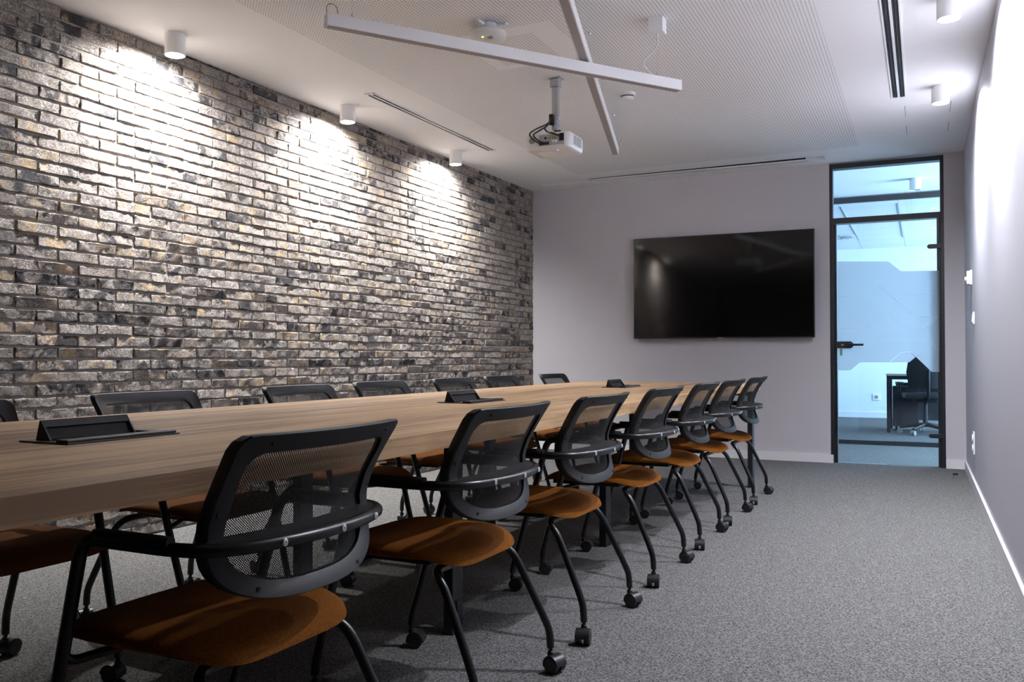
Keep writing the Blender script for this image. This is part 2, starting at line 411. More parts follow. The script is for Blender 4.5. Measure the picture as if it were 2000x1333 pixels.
# ---- brick wall: every brick its own relief, all one wall mesh
def brick_wall():
    rng = np.random.default_rng(3)
    course, mod, jz, jy = .0574, .2150, .0105, .0085
    z_ref, y_ref = 1.2025, 2.574                        # top of a course / a joint in it
    V = []; Fc = []; tone = []; nv = 0
    NY, NZ = 15, 8
    k0 = int((z_ref + .05) / course) + 1
    for r in range(-k0, 40):
        zt = z_ref + (r) * course
        zb_ = zt - course + jz
        if zt < .0: continue
        if zb_ > 2.62: break
        off = y_ref + (mod / 2 if r % 2 else 0)
        j0 = int((Y0 - off) / mod); j1 = int((D - off) / mod) + 1
        for j in range(j0, j1 + 1):
            ya = off + j * mod + jy / 2 + rng.normal(0, .0018); ye = off + (j + 1) * mod - jy / 2 + rng.normal(0, .0018)
            if rng.random() < .10: ye += jy * .9          # butted bricks
            ye = min(ye, D - .001)
            if ye - ya < .02: continue
            z0 = max(zb_ + rng.normal(0, .0012), 0.); z1 = zt + rng.normal(0, .0012)
            z1 = min(z1, zc(XL, (ya + ye) / 2) + .004)
            if z1 - z0 < .006: continue
            t = rng.random(3); dep = .012 + rng.normal(0, .0013); ph = rng.random(8) * 6.28; tilt = rng.normal(0, .0016, 2)
            u = np.concatenate([[0, .010], np.linspace(.035, .965, 11), [.990, 1]]); v = np.array([0, .045, .16, .38, .62, .84, .955, 1.]); U, W_ = np.meshgrid(u, v)
            yy = ya + U * (ye - ya); zz = z0 + W_ * (z1 - z0)
            Y_, Z_ = yy * 1.0, zz * 1.0
            rel = .0010 * np.sin(31 * Y_ + 53 * Z_ + ph[0]) + .0009 * np.sin(67 * Y_ - 80 * Z_ + ph[1]) + .0010 * np.sin(120 * Y_ + 140 * Z_ + ph[2]) \
                + .0009 * np.sin(190 * Y_ - 60 * Z_ + ph[3]) + rng.normal(0, .0007, U.shape)
            rel += tilt[0] * (U - .5) * 2 + tilt[1] * (W_ - .5) * 2
            ed = np.minimum(np.minimum(U * (NY - 1), (1 - U) * (NY - 1)) , np.minimum(W_ * (NZ - 1), (1 - W_) * (NZ - 1)))
            dd = dep + rel - np.where((U == 0) | (U == 1) | (W_ == 0) | (W_ == 1), .003, 0)
            ragz = np.where((W_ == 0) | (W_ == 1), rng.normal(0, .0011, U.shape), 0); ragy = np.where((U == 0) | (U == 1), rng.normal(0, .0012, U.shape), 0)
            if z0 <= .001 or z1 > 2.55: ragz = 0
            zz = zz + ragz; yy = np.minimum(yy + ragy, D - .0008)
            xw = XL + AL * (D - yy)
            P = np.stack([xw + dd - .010, yy, zz], -1)    # finished face lies at the wall line
            base = np.stack([xw - .016, yy, zz], -1)
            idx = np.arange(NY * NZ).reshape(NZ, NY)
            ring = list(idx[0, :]) + list(idx[1:, -1]) + list(idx[-1, -2::-1]) + list(idx[-2:0:-1, 0])
            pts = P.reshape(-1, 3); rb = base.reshape(-1, 3)[ring]
            V.append(pts); V.append(rb)
            q = np.stack([idx[:-1, :-1], idx[:-1, 1:], idx[1:, 1:], idx[1:, :-1]], -1).reshape(-1, 4) + nv
            m_ = len(ring); ri = np.array(ring); a = ri + nv; bb = np.arange(m_) + nv + NY * NZ
            q2 = np.stack([a, bb, np.roll(bb, -1), np.roll(a, -1)], -1)
            Fc.append(q); Fc.append(q2)
            tone.append(np.repeat(np.array([[*t, 1.0]]), NY * NZ + m_, 0)); nv += NY * NZ + m_
    V = np.concatenate(V); Fc = np.concatenate(Fc); tone = np.concatenate(tone); nb = len(Fc)
    # mortar bed, slightly wavy
    gy, gz = 260, 100; yy = np.linspace(Y0 - .05, D, gy); zz = np.linspace(0, 2.70, gz); Yg, Zg = np.meshgrid(yy, zz)
    xg = XL + AL * (D - Yg) - .0065 + rng.normal(0, .0007, Yg.shape)
    idx = np.arange(gy * gz).reshape(gz, gy) + nv
    qm = np.stack([idx[:-1, :-1], idx[:-1, 1:], idx[1:, 1:], idx[1:, :-1]], -1).reshape(-1, 4)
    V = np.concatenate([V, np.stack([xg, Yg, Zg], -1).reshape(-1, 3)]); Fc = np.concatenate([Fc, qm])
    tone = np.concatenate([tone, np.zeros((gy * gz, 4))])
    me = bpy.data.meshes.new('wall_left')
    me.vertices.add(len(V)); me.vertices.foreach_set('co', V.astype(np.float32).ravel())
    me.loops.add(len(Fc) * 4); me.loops.foreach_set('vertex_index', Fc.astype(np.int32).ravel())
    me.polygons.add(len(Fc)); me.polygons.foreach_set('loop_start', np.arange(len(Fc), dtype=np.int32) * 4)
    me.materials.append(M_brick); me.materials.append(M_mortar)
    mi = np.zeros(len(Fc), np.int32); mi[nb:] = 1; me.polygons.foreach_set('material_index', mi)
    me.polygons.foreach_set('use_smooth', np.ones(len(Fc), bool))
    me.update(calc_edges=True); me.validate()
    ca = me.color_attributes.new('tone', 'FLOAT_COLOR', 'POINT'); ca.data.foreach_set('color', tone.astype(np.float32).ravel())
    me.set_sharp_from_angle(angle=math.radians(50))
    o = bpy.data.objects.new('wall_left', me); C.objects.link(o); o['kind'] = 'structure'
brick_wall()

# ================================================================== conference table
LT = 6.19
tab = thing('conference_table', 'long oak-topped conference table on black steel legs, set with three black power boxes', 'table', T(0, 0, 0), -TA)
b = MB(); b.box(-TW, 0, -LT, 0, TZ - .045, TZ); b.build('tabletop', M_wood, tab, bevel=.0015)
for y in (-.065, -2.345, -3.85, -6.125):
    ins = .04 if y in (-.065, -6.125) else .32
    for x in (-ins - .035, -TW + (.36 if y == -.065 else ins)):
        b = MB(); b.box(x, x + .035, y - .035, y + .035, 0, TZ - .085)
        if ins > .1: b.box(x - .006, x + .041, y - .012, y + .012, .05, .11)
        b.build('leg', M_frame, tab, bevel=.002)
    b = MB(); b.box(-TW + ins, -ins, y - .03, y + .03, TZ - .085, TZ - .045); b.build('cross_beam', M_frame, tab, bevel=.002)
for x in (-TW + .30, -.34):
    b = MB(); b.box(x, x + .05, -LT + .08, -.08, TZ - .080, TZ - .045); b.build('rail', M_frame, tab, bevel=.002)

# ---- pop-up power boxes lying in the table top
def power_box(x, y, label):
    o = thing('power_box', label, 'power box', T(x, y, TZ), -TA, 'pop-up power boxes along the table')
    # local: +y along the table, tray towards -x .. +x
    b = MB(); b.box(-.075, .085, -.155, .155, 0, .004); b.build('surround', M_blk, o, bevel=.001)
    b = MB()
    tri = [(-.056, .004), (-.008, .004), (-.012, .010), (-.040, .0475), (-.044, .048)]
    for ya, yb_ in ((-.128, -.124), (.100, .104)): b.prism(tri, ya, yb_, lambda u, v, t: Vector((u, t, v)))
    b.prism([(-.056, .004), (-.044, .048), (-.041, .048), (-.053, .004)], -.124, .100, lambda u, v, t: Vector((u, t, v)))
    b.build('raised_lid', M_blk, o)
    b = MB(); b.prism([(-.044, .048), (-.0405, .0478), (-.029, .033), (-.0315, .032)], -.124, .100, lambda u, v, t: Vector((u, t, v))); b.build('lid_flap', M_blk, o)
    b = MB(); b.prism([(-.050, .005), (-.022, .005), (-.042, .040)], -.123, .099, lambda u, v, t: Vector((u, t, v))); b.build('socket_strip', M_dark, o)
    b = MB(); b.box(.040, .078, -.15, .15, .004, .010); b.box(-.06, .04, .115, .15, .004, .009); b.build('tray_rim', M_blk, o, bevel=.002)
    return o
power_box(-.63, -5.0, 'black pop-up power box beside the second chair from the near end of brick side')
power_box(-.645, -3.16, 'black pop-up power box in the middle of the table')
power_box(-.66, -1.15, 'black pop-up power box closest to the wall screen')

# ================================================================== chairs
def back_v(z, w_):                                     # rear face of the backrest: depth at height z, lateral w
    side = interp(z, [(.44, -.218), (.475, -.208), (.515, -.194), (.56, -.179), (.60, -.172), (.641, -.171), (.685, -.187), (.72, -.206), (.76, -.231), (.80, -.258), (.83, -.28)])
    return side - .038 * (1 - min(1, (w_ / .235) ** 2))
def outline(hw, zt, zb_, rt, n=64, low=.115):
    """closed outline of the back: straight top with rounded corners, deep U below"""
    P = []
    for k in range(7):
        a = PI / 2 - k / 6 * PI / 2; P.append((hw - rt + rt * math.cos(a), zt - rt + rt * math.sin(a)))
    zl = zb_ + low
    for k in range(1, 5): P.append((hw - .006 * math.sin(k / 5 * PI), zt - rt + (zl - (zt - rt)) * k / 5))
    for k in range(0, 13):
        a = k / 12 * PI / 2; ex = 2 / 2.75
        P.append((hw * math.cos(a) ** ex, zl - low * math.sin(a) ** ex))
    full = P + [(-x, z) for x, z in P[-2::-1]]
    # resample evenly
    L_ = [0]
    for p, q in zip(full, full[1:] + full[:1]): L_.append(L_[-1] + math.dist(p, q))
    cl = full + full[:1]; out = []
    for k in range(n):
        s_ = L_[-1] * k / n
        for i in range(len(full)):
            if L_[i + 1] >= s_:
                t = (s_ - L_[i]) / max(1e-9, L_[i + 1] - L_[i]); out.append((cl[i][0] + (cl[i + 1][0] - cl[i][0]) * t, cl[i][1] + (cl[i + 1][1] - cl[i][1]) * t)); break
    return out

def make_chair():
    root = thing('conference_chair', '', 'chair')
    # seat cushion
    b = MB(); NT, cv, hd, hw = 48, .046, .228, .230; rows = []
    def ring(r, z_add, top):
        row = []
        for k in range(NT):
            a = 2 * PI * k / NT; ca, sa = math.cos(a), math.sin(a); e = 2 / 4.6
            x = hw * r * math.copysign(abs(ca) ** e, ca); y = hd * r * math.copysign(abs(sa) ** e, sa)
            taper = 1 - .05 * max(0, -y / hd); x *= taper
            yy = y / hd; xx = x / hw
            z = .438 - .030 * max(0, yy - .35) ** 2 / .42 - .034 * max(0, -yy - .30) ** 2 / .49 - .010 * max(0, 1 - (yy * 1.2 + .1) ** 2) * max(0, 1 - xx * xx) - .004 * xx * xx if top else .396 + .006 * (xx * xx + yy * yy)
            row.append(Vector((x, cv + y, z + z_add)))
        return row
    for r, dz in ((.02, 0), (.25, 0), (.5, 0), (.7, 0), (.85, -.001), (.94, -.005), (.985, -.012)): rows.append(ring(r, dz, True))
    m1 = ring(1.0, -.022, True); rows.append(m1)
    lowr = ring(.985, 0, False)
    rows.append([Vector((p.x, p.y, (p.z * .45 + q.z * .55))) for p, q in zip(lowr, m1)])
    for r in (.95, .8, .4, .02): rows.append(ring(r, 0, False))
    vs = [p for rw in rows for p in rw]; fs = []
    for i in range(len(rows) - 1):
        for k in range(NT): l = (k + 1) % NT; fs.append((i * NT + k, i * NT + l, (i + 1) * NT + l, (i + 1) * NT + k))
    fs += [tuple(range(NT)), tuple((len(rows) - 1) * NT + k for k in range(NT))]
    b.add(vs, fs); b.build('seat', M_seat, root, smooth=60)
    b = MB(); b.box(-.17, .17, -.08, .22, .380, .400); b.build('seat_pan', M_plast, root, bevel=.004)
    # back frame
    n = 96; O = outline(.235, .800, .494, .022, n, .105); I = outline(.198, .765, .524, .03, n, .092)
    Om = [(x * .995, z) for x, z in O]
    th = .027; b = MB(); rings = []
    def P3(p, d): return Vector((p[0], back_v(p[1], p[0]) + d, p[1]))
    mid = [((o[0] + i[0]) / 2, (o[1] + i[1]) / 2) for o, i in zip(O, I)]
    rings = [[P3(p, .004) for p in O], [P3(p, 0) for p in [(o[0] * .985, .637 + (o[1] - .637) * .985) for o in O]], [P3(p, 0) for p in mid], [P3(p, .004) for p in I],
             [P3(p, .020) for p in I], [P3(p, th - .008) for p in mid], [P3(p, th) for p in [(o[0] * .99, .637 + (o[1] - .637) * .99) for o in O]], [P3(p, th - .006) for p in O]]
    vs = [p for r_ in rings for p in r_]; fs = []; m_ = len(rings)
    for i in range(m_):
        j = (i + 1) % m_
        for k in range(n): l = (k + 1) % n; fs.append((i * n + k, i * n + l, j * n + l, j * n + k))
    b.add(vs, fs); fr = b.build('back_frame', M_plast, root, smooth=35)
    for sx, sz in ((-.17, .783), (.17, .783), (-.215, .66), (.215, .66), (-.15, .522), (.13, .512)):
        b = MB(); y = back_v(sz, sx); b.lathe([(.005, -.004), (.005, .0006), (.0035, .0012)], 10, Matrix.Translation((sx, y, sz)) @ Matrix.Rotation(PI / 2, 4, 'X')); b.build('screw_cap', M_dark, fr)
    # net
    b = MB(); rows = []; uvs = []
    I2 = outline(.204, .771, .518, .03, n, .094)
    cx, czz = 0, .64
    for s_ in (0, .2, .4, .6, .8, 1.0):
        rows.append([P3((cx + (p[0] - cx) * s_, czz + (p[1] - czz) * s_), .012) for p in I2])
    vs = [rows[0][0]] + [p for r_ in rows[1:] for p in r_]; fs = []
    for k in range(n): fs.append((0, 1 + k, 1 + (k + 1) % n))
    for i in range(len(rows) - 2):
        for k in range(n): l = (k + 1) % n; fs.append((1 + i * n + k, 1 + (i + 1) * n + k, 1 + (i + 1) * n + l, 1 + i * n + l))
    b.add(vs, fs); o = b.build('back_net', M_net, root, smooth=80); me = o.data
    uv = me.uv_layers.new(name='UVMap')
    for lp in me.loops: co = me.vertices[lp.vertex_index].co; uv.data[lp.index].uv = (co.x, co.z)
    # arm loop round the back
    hwA, zA, rA = .262, .605, .0125
    half = [(hwA, .055, zA), (hwA, -.05, zA), (hwA - .002, -.12, zA), (hwA - .018, -.178, zA), (hwA - .06, -.218, zA), (hwA - .13, -.243, zA), (.06, -.255, zA), (0, -.257, zA)]
    path = spline(half + [(-x, y, z) for x, y, z in half[-2::-1]], 6)
    b = MB(); b.tube(path, rA, 12); loop = b.build('arm_loop', M_tube, root, smooth=60)
    for sx in (-.13, .02, .15):
        yy = min((p for p in path if p.y < -.1), key=lambda p: abs(p.x - sx)).y
        b = MB(); b.lathe([(.0072, -.004), (.0072, .0012), (.0055, .0022), (.002, .0022), (.0015, .0012)], 14, Matrix.Translation((sx, yy - rA, zA)) @ Matrix.Rotation(PI / 2, 4, 'X')); b.build('screw', M_screw, loop, smooth=40)
    # bracket between loop and back
    b = MB(); U, Lw = [], []
    xs_ = [-.235 + .47 * k / 24 for k in range(25)]
    pl = [p for p in path]
    def loop_y(x):
        c_ = [p for p in pl if p.y < -.03]; q = min(c_, key=lambda p: abs(p.x - x)); return q.y
    outer = [Vector((x, loop_y(x) + .006, 0)) for x in xs_]; inner = [Vector((x, max(back_v(zA, x) + .016, loop_y(x) + .008), 0)) for x in xs_]
    rows = [[Vector((p.x, p.y, zA + .010)) for p in outer], [Vector((p.x, p.y, zA + .013)) for p in inner], [Vector((p.x, p.y, zA - .012)) for p in inner], [Vector((p.x, p.y, zA - .010)) for p in outer]]
    rows.append(rows[0]); b.grid(rows); b.build('back_bracket', M_plast, root, smooth=35)
    # arm pads
    for s_ in (-1, 1):
        b = MB(); pts = [(s_ * .262, .052, zA + .010), (s_ * .262, .045, zA + .013), (s_ * .262, -.11, zA + .013), (s_ * .262, -.12, zA + .010)]
        rowsP = []
        for yv, hh in ((.060, .010), (.052, .017), (-.105, .017), (-.122, .010)):
            rowsP.append([Vector((s_ * .262 + a, yv, zA + z)) for a, z in ((-hh, .006), (-hh, .015), (-hh * .6, .020), (hh * .6, .020), (hh, .015), (hh, .006))])
        b.grid(rowsP); k_ = len(b.v); b.f += [tuple(range(5, -1, -1)), tuple(range(k_ - 6, k_))]; b.build('arm_pad', M_plast, root, smooth=50)
    # legs with casters
    def caster(par, x, y, ang):
        R = Matrix.Translation((x, y, 0)) @ Matrix.Rotation(ang, 4, 'Z')
        r_ = .0245; b = MB()
        for sx in (-1, 1):
            Mx = R @ Matrix.Translation((sx * .0145, -.016, r_)) @ Matrix.Rotation(PI / 2, 4, 'Y')
            b.lathe([(.012, -.0095 * 1), (r_ - .002, -.0095), (r_, -.007), (r_, .007), (r_ - .002, .0095), (.012, .0095)], 22, Mx)
        # hood over the wheels
        hood = []
        for xx in (-.0235, -.0225, .0225, .0235):
            rr = r_ + (.0035 if abs(xx) < .023 else .001)
            hood.append([R @ Vector((xx, -.016 + rr * math.cos(a), r_ + rr * math.sin(a))) for a in [math.radians(t) for t in range(-20, 181, 20)]])
        b.grid(hood)
        b.lathe([(.010, .044), (.010, .058), (.0065, .060), (.0065, .078)], 12, R)
        c = b.build('caster', M_castr, par, smooth=35); return c
    for s_ in (-1, 1):
        f = [(s_ * .262, .055, zA), (s_ * .262, .080, zA - .004), (s_ * .2615, .098, zA - .022), (s_ * .261, .108, zA - .055), (s_ * .255, .155, .38), (s_ * .246, .212, .18), (s_ * .243, .232, .11), (s_ * .242, .238, .070)]
        b = MB(); b.tube(spline(f, 5), .0125, 12); lg = b.build('leg', M_tube, root, smooth=60); caster(lg, s_ * .242, .238, random.uniform(-.8, .8) + (0 if s_ > 0 else .5))
        rl = [(s_ * .12, -.105, .372), (s_ * .172, -.108, .372), (s_ * .196, -.122, .362), (s_ * .208, -.150, .330), (s_ * .219, -.192, .245), (s_ * .229, -.232, .160), (s_ * .234, -.248, .118), (s_ * .235, -.252, .070)]
        b = MB(); b.tube(spline(rl, 5), .0115, 12); lg = b.build('leg', M_tube, root, smooth=60); caster(lg, s_ * .235, -.252, random.uniform(-1.4, 1.4) + (.9 if s_ > 0 else -.4))
        b = MB(); b.tube(spline([(s_ * .2555, .150, .385), (s_ * .235, .148, .372), (s_ * .205, .135, .374), (s_ * .16, .115, .378)], 4), .009, 10); b.build('seat_bracket', M_tube, root, smooth=60)
    b = MB(); b.tube([(-.125, -.105, .372), (.125, -.105, .372)], .0115, 12); b.build('cross_tube', M_tube, root, smooth=60)
    return root
proto = make_chair()
ordn = ['first', 'second', 'third', 'fourth', 'fifth', 'sixth', 'seventh']
# door side, from the screen end: (y of centre, x of rear casters, turn)
RIGHT = [(-.56, .094, .00), (-1.31, .095, -.01), (-1.99, .097, .02), (-2.745, .100, .00), (-3.525, .100, .00), (-4.275, .103, .00), (-5.09, .104, .00)]
LEFT = [(-.22, -1.545, 0), (-1.03, -1.59, 0), (-1.745, -1.56, 0), (-2.52, -1.565, 0), (-3.265, -1.50, 0), (-4.10, -1.525, 0), (-4.90, -1.47, 0)]
used = False
for side, rowdef in (('door', RIGHT), ('brick', LEFT)):
    for i, (y, xr, dr) in enumerate(rowdef):
        ch = proto if not used else copy_tree(proto)
        used = True
        sg = 1 if side == 'door' else -1
        xc = xr - sg * .252
        ch.location = T(xc, y, 0); ch.rotation_euler.z = sg * PI / 2 - TA + dr
        if side == 'door':
            lab = 'black mesh-back chair with amber seat, %s from the grey screen wall, door side of table' % ordn[i]
        else:
            lab = 'black mesh-back chair between table and brick wall, %s from the grey screen wall' % ordn[i]
        tag(ch, lab, 'chair', 'mesh-back conference chairs around the table')

# ================================================================== wall screen
tvy = D + BK
tv = thing('television', 'large black wall-mounted television screen, switched off', 'television', (-1.69, D, 1.585))
M = Matrix.Identity(4)
def tvpt(x, z, d):                                      # slight forward tilt of the panel
    return Vector((x, -.075 - d + (z) * .012, z))
b = MB(); W2, H2 = .826, .481
b.prism([(-W2, -H2), (W2, -H2), (W2, H2), (-W2, H2)], -.035, .0, lambda u, v, t: tvpt(u, v, t)); b.build('body', M_bezel, tv, bevel=.003)
b = MB(); bz = .010
b.prism([(-W2 + bz, -H2 + .014), (W2 - bz, -H2 + .014), (W2 - bz, H2 - bz), (-W2 + bz, H2 - bz)], -.002, .001, lambda u, v, t: tvpt(u, v, t)); b.build('screen', M_screen, tv)
b = MB(); b.prism([(-W2, -H2), (W2, -H2), (W2, -H2 + .0125), (-W2, -H2 + .0125)], 0, .002, lambda u, v, t: tvpt(u, v, t)); b.build('bezel', M_bezel, tv)
b = MB(); b.prism([(-.028, -H2 - .006), (.028, -H2 - .006), (.024, -H2 + .006), (-.024, -H2 + .006)], -.01, .0035, lambda u, v, t: tvpt(u, v, t)); b.build('logo_tab', M_plasticseam, tv)
b = MB(); b.box(-.25, .25, -.045, -.0005, -.2, .2); b.build('wall_mount', M_blk, tv)

# ================================================================== glass door to the corridor
y0 = D + .005
dr_ = bpy.data.objects.new('door_1', None); C.objects.link(dr_); dr_['kind'] = 'structure'; dr_.location = (0, y0, 0)
b = MB(); jw = .028
b.box(DX0, DX0 + jw, 0, .10, 0, DZ); b.box(DX1 - jw, DX1, 0, .10, 0, DZ); b.box(DX0 + jw, DX1 - jw, 0, .10, 2.592, DZ); b.box(DX0 + jw, DX1 - jw, 0, .10, 2.106, 2.155)
b.box(DX0 + jw, DX0 + .055, .03, .10, 0, 2.106); b.box(DX1 - .055, DX1 - jw, .03, .10, 0, 2.106)
b.build('door_frame', M_frame, dr_, bevel=.002)
b = MB(); b.box(DX0 + jw, DX1 - jw, .046, .052, 2.155, 2.592); b.build('transom_pane', M_glass, dr_)
b = MB(); b.box(DX0 + .04, DX1 - .04, .020, .028, .008, 2.104); b.build('glass_leaf', M_glass, dr_)
FX0, FX1 = DX0 + .056, DX1 - .044
# unfold pixel drawing of the film into metres (traced from the leaf itself)
def leaf(px, py):                                      # photo position on the leaf -> (x, z) in the leaf plane
    f_ = Vector((-math.sin(yaw) * math.cos(pitch), math.cos(yaw) * math.cos(pitch), math.sin(pitch))); r_ = Vector((math.cos(yaw), math.sin(yaw), 0)); u_ = r_.cross(f_)
    d = f_ + r_ * ((px - 1000) / 1702.156) - u_ * ((py - 666.5) / 1702.156); t = (y0 + .019) / d.y
    return (d.x * t, .9302 + d.z * t)
def film_piece(name, P, m, d=.0188):
    b = MB(); b.prism([leaf(*p) for p in P], d, d - .0006, lambda u, v, t: Vector((u, t, v))); return b.build(name, m, dr_)
xl, xr_ = 1634.5, 1834.5
film_piece('frosted_film', [(xl, 511), (1735, 511), (1760, 530), (xr_, 529), (xr_, 687), (1803, 687), (1789, 698), (1776, 687), (1760, 688), (1738, 708), (1679, 708.5), (1661, 724), (xl + 2, 724)], M_film)
film_piece('frosted_film', [(1803, 687), (xr_, 687), (xr_, 727), (1820, 727), (1789.5, 698)], M_film)
film_piece('frosted_film', [(1760, 688.5), (1776, 687.5), (1788, 698), (1776, 708), (1739, 708.5)], M_film)
def strip(P, wd=.0045, closed=False):
    P = [Vector((*leaf(*p), 0)) for p in P]; b = MB()
    for a, c in zip(P, P[1:] + (P[:1] if closed else [])) if closed else zip(P, P[1:]):
        t = (c - a).normalized(); n_ = Vector((-t.y, t.x, 0)) * wd / 2
        b.prism([(q.x, q.y) for q in (a - n_, c - n_, c + n_, a + n_)], .0178, .0172, lambda u, v, t_: Vector((u, t_, v)))
    b.build('film_line', M_filmline, dr_)
S = lambda x, y: (1500 + x / 1.904, 250 + y / 1.904)
strip([S(425, 595), S(545, 703), S(634, 703)]); strip([S(262, 626), S(365, 626), S(500, 745), S(588, 745), S(633, 703)])
strip([S(262, 748), S(370, 748), S(495, 620), S(634, 617)]); strip([S(420, 789), S(575, 789), S(605, 801), S(634, 828)], .003)
strip([S(409 + 14 * math.cos(k * PI / 10), 580 + 14 * math.sin(k * PI / 10)) for k in range(21)], .0035)
for z in (1.866, .265):
    b = MB(); b.prism([(.147, -.018), (.147, .018), (.050, .018), (.038, .012), (.033, 0), (.038, -.012), (.050, -.018)], -.002, .034, lambda u, v, t, z=z: Vector((u, t, v + z))); b.build('hinge', M_frame, dr_, bevel=.002)
b = MB(); z = 1.037
b.prism([(-.700, -.030), (-.575, -.030), (-.553, -.012), (-.553, .012), (-.575, .030), (-.700, .030)], -.006, .036, lambda u, v, t: Vector((u, t, v + z))); lk = b.build('lock_case', M_frame, dr_, bevel=.003)
b = MB(); b.tube([(-.60, -.006, z), (-.60, -.045, z), (-.592, -.05, z), (-.478, -.05, z), (-.470, -.048, z)], .0095, 12); b.build('lever_handle', M_frame, lk, smooth=50)
b = MB(); b.lathe([(.009, 0), (.009, .003), (.004, .003), (.004, .001)], 14, Matrix.Translation((-.645, -.006, z)) @ Matrix.Rotation(PI / 2, 4, 'X')); b.box(-.655, -.628, -.009, -.006, z - .003, z + .003); b.build('key_cylinder', M_alu, lk)
b = MB(); b.box(-.662, -.644, -.012, -.009, z - .095, z - .034); b.build('key_tag', mat('green_key_tag', (.15, .28, .16), .5), lk)

# ================================================================== ceiling objects
def ceiling_lamp(x, y, label, zcl, lit=True, group='white cylinder ceiling spotlights'):
    o = thing('ceiling_spotlight', label, 'spotlight', (x, y, zcl), 0, group)
    b = MB(); b.lathe([(.050, 0), (.0515, -.001), (.0515, -.108), (.049, -.110), (.046, -.109), (.044, -.100), (.030, -.070)], 40); b.build('housing', M_white, o, smooth=30)
    b = MB(); b.lathe([(.0435, -.1025), (.043, -.104), (.02, -.1055)], 32); b.build('lens', M_lens if lit else M_plasticseam, o, smooth=40)
    return o
for i, (x, y) in enumerate(LAMPS_L):
    ceiling_lamp(x, y, 'lit white cylinder spotlight over the brick wall, %s from the grey screen wall' % ordn[2 - i], zc(x, y))
for i, (x, y) in enumerate(LAMPS_R):
    ceiling_lamp(x, y, 'lit white cylinder spotlight over the smooth side wall, %s from the glass door' % ordn[i], zc(x, y))

# linear slot diffusers
def diffuser(x0, x1, ya, yb_, label):
    xm, ym = (x0 + x1) / 2, (ya + yb_) / 2; z = zc(xm, ym); sl = .0072
    o = thing('slot_diffuser', label, 'air vent', (xm, ym, z), 0, 'linear slot diffusers in the ceiling'); o.rotation_euler.x = math.atan(sl)
    hw_, hl = (x1 - x0) / 2, (yb_ - ya) / 2; b = MB(); e = .009
    for a, c in ((-hw_, -hw_ + e), (-.007, .007), (hw_ - e, hw_)): b.box(a, c, -hl, hl, -.005, .003)
    b.box(-hw_, hw_, -hl, -hl + .02, -.005, .003); b.box(-hw_, hw_, hl - .02, hl, -.005, .003)
    b.build('frame', M_white, o, bevel=.0008)
    for s_ in (-1, 1):
        xc_ = s_ * (hw_ - e + .007) / 2; b = MB(); b.box(xc_ - (hw_ - e - .007) / 2, xc_ + (hw_ - e - .007) / 2, -hl + .02, hl - .02, -.0012, -.0004); b.build('slot', M_dark, o)
        b = MB(); b.box(xc_ - .003, xc_ + .001, -hl + .02, hl - .02, -.004, -.0014); b.build('blade', mat('dark_vane', (.012, .012, .012), .5) if 'dark_vane' not in MATS else MATS['dark_vane'], o)
diffuser(-3.205, -3.135, 4.585, 6.334, 'white double-slot air diffuser in the ceiling along the brick wall')
diffuser(-.178, -.088, 3.55, 6.215, 'white double-slot air diffuser in the ceiling by the smooth side wall')

# roller screen in its ceiling slot
rs = thing('roller_screen', 'white retracted projection screen casing in the ceiling slot before the end wall', 'projection screen', (-2.07, 7.869, 2.64))
b = MB(); b.box(-.82, 1.16, .008, .074, -.009, .07); b.build('casing', M_white, rs, bevel=.004)
b = MB(); b.box(-.82, 1.16, .038, .042, -.0105, -.0085); b.build('bottom_seam', M_plasticseam, rs)
b = MB(); b.box(-.82, 1.16, .004, .0078, .003, .07); b.build('gap_shade_strip', M_dark, rs)  # black strip put in for the shade inside the slot
for x in (-.832, 1.172):
    b = MB(); b.box(x - .011, x + .011, .002, .074, -.011, .07); b.build('end_cap', M_whiteplastic, rs, bevel=.002)

# suspended linear light bars
def light_bar(P, Q, wd, ht, label, susp):
    P, Q = Vector(P), Vector(Q); d = Q - P; L_ = d.length; ang = math.atan2(d.y, d.x)
    o = thing('pendant_light_bar', label, 'pendant light', P, ang, 'crossed white light bars under the ceiling')
    b = MB(); b.box(0, L_, -wd / 2, wd / 2, 0, ht); b.build('profile', M_white, o, bevel=.0012)
    b = MB(); b.box(.004, L_ - .004, -wd / 2 + .006, wd / 2 - .006, -.0012, .0005); b.build('diffuser_strip', mat('opal_diffuser', (.34, .32, .32), .5) if 'opal_diffuser' not in MATS else MATS['opal_diffuser'], o)
    for t in (0, L_):
        s_ = -1 if t == 0 else 1; b = MB(); b.box(t - .001 if s_ > 0 else t - .003, t + .003 if s_ > 0 else t + .001, -wd / 2, wd / 2, 0, ht); b.build('end_cap', M_whiteplastic, o)
    for t in susp:
        w_ = P + d * (t / L_); zt = zc(w_.x, w_.y) - P.z
        b = MB(); b.tube([(t, 0, ht), (t, 0, ht + .022)], .004, 10); b.build('cable_gripper', M_alu, o, smooth=40)
        b = MB(); b.tube([(t, 0, ht + .02), (t, 0, zt)], .0007, 6); b.build('suspension_wire', M_alu, o)
        b = MB(); b.lathe([(.009, zt), (.009, zt - .012), (.004, zt - .018)], 14, Matrix.Translation((t, 0, 0))); b.build('ceiling_mount', M_alu, o, smooth=40)
    return o, L_
Z1 = 2.305
bar1, L1 = light_bar((-2.235, 2.925, Z1), (-1.135, 4.42, Z1), .048, .052, 'white suspended light bar with a cable loop, the lower of the crossed pair', (.11, 1.72))
b = MB(); b.tube(spline([(.008, .01, .05), (.004, .012, .085), (.02, .012, .104), (.045, .01, .095), (.055, .008, .05)], 6), .0022, 8); b.build('cable_loop', M_plasticseam, bar1, smooth=60)
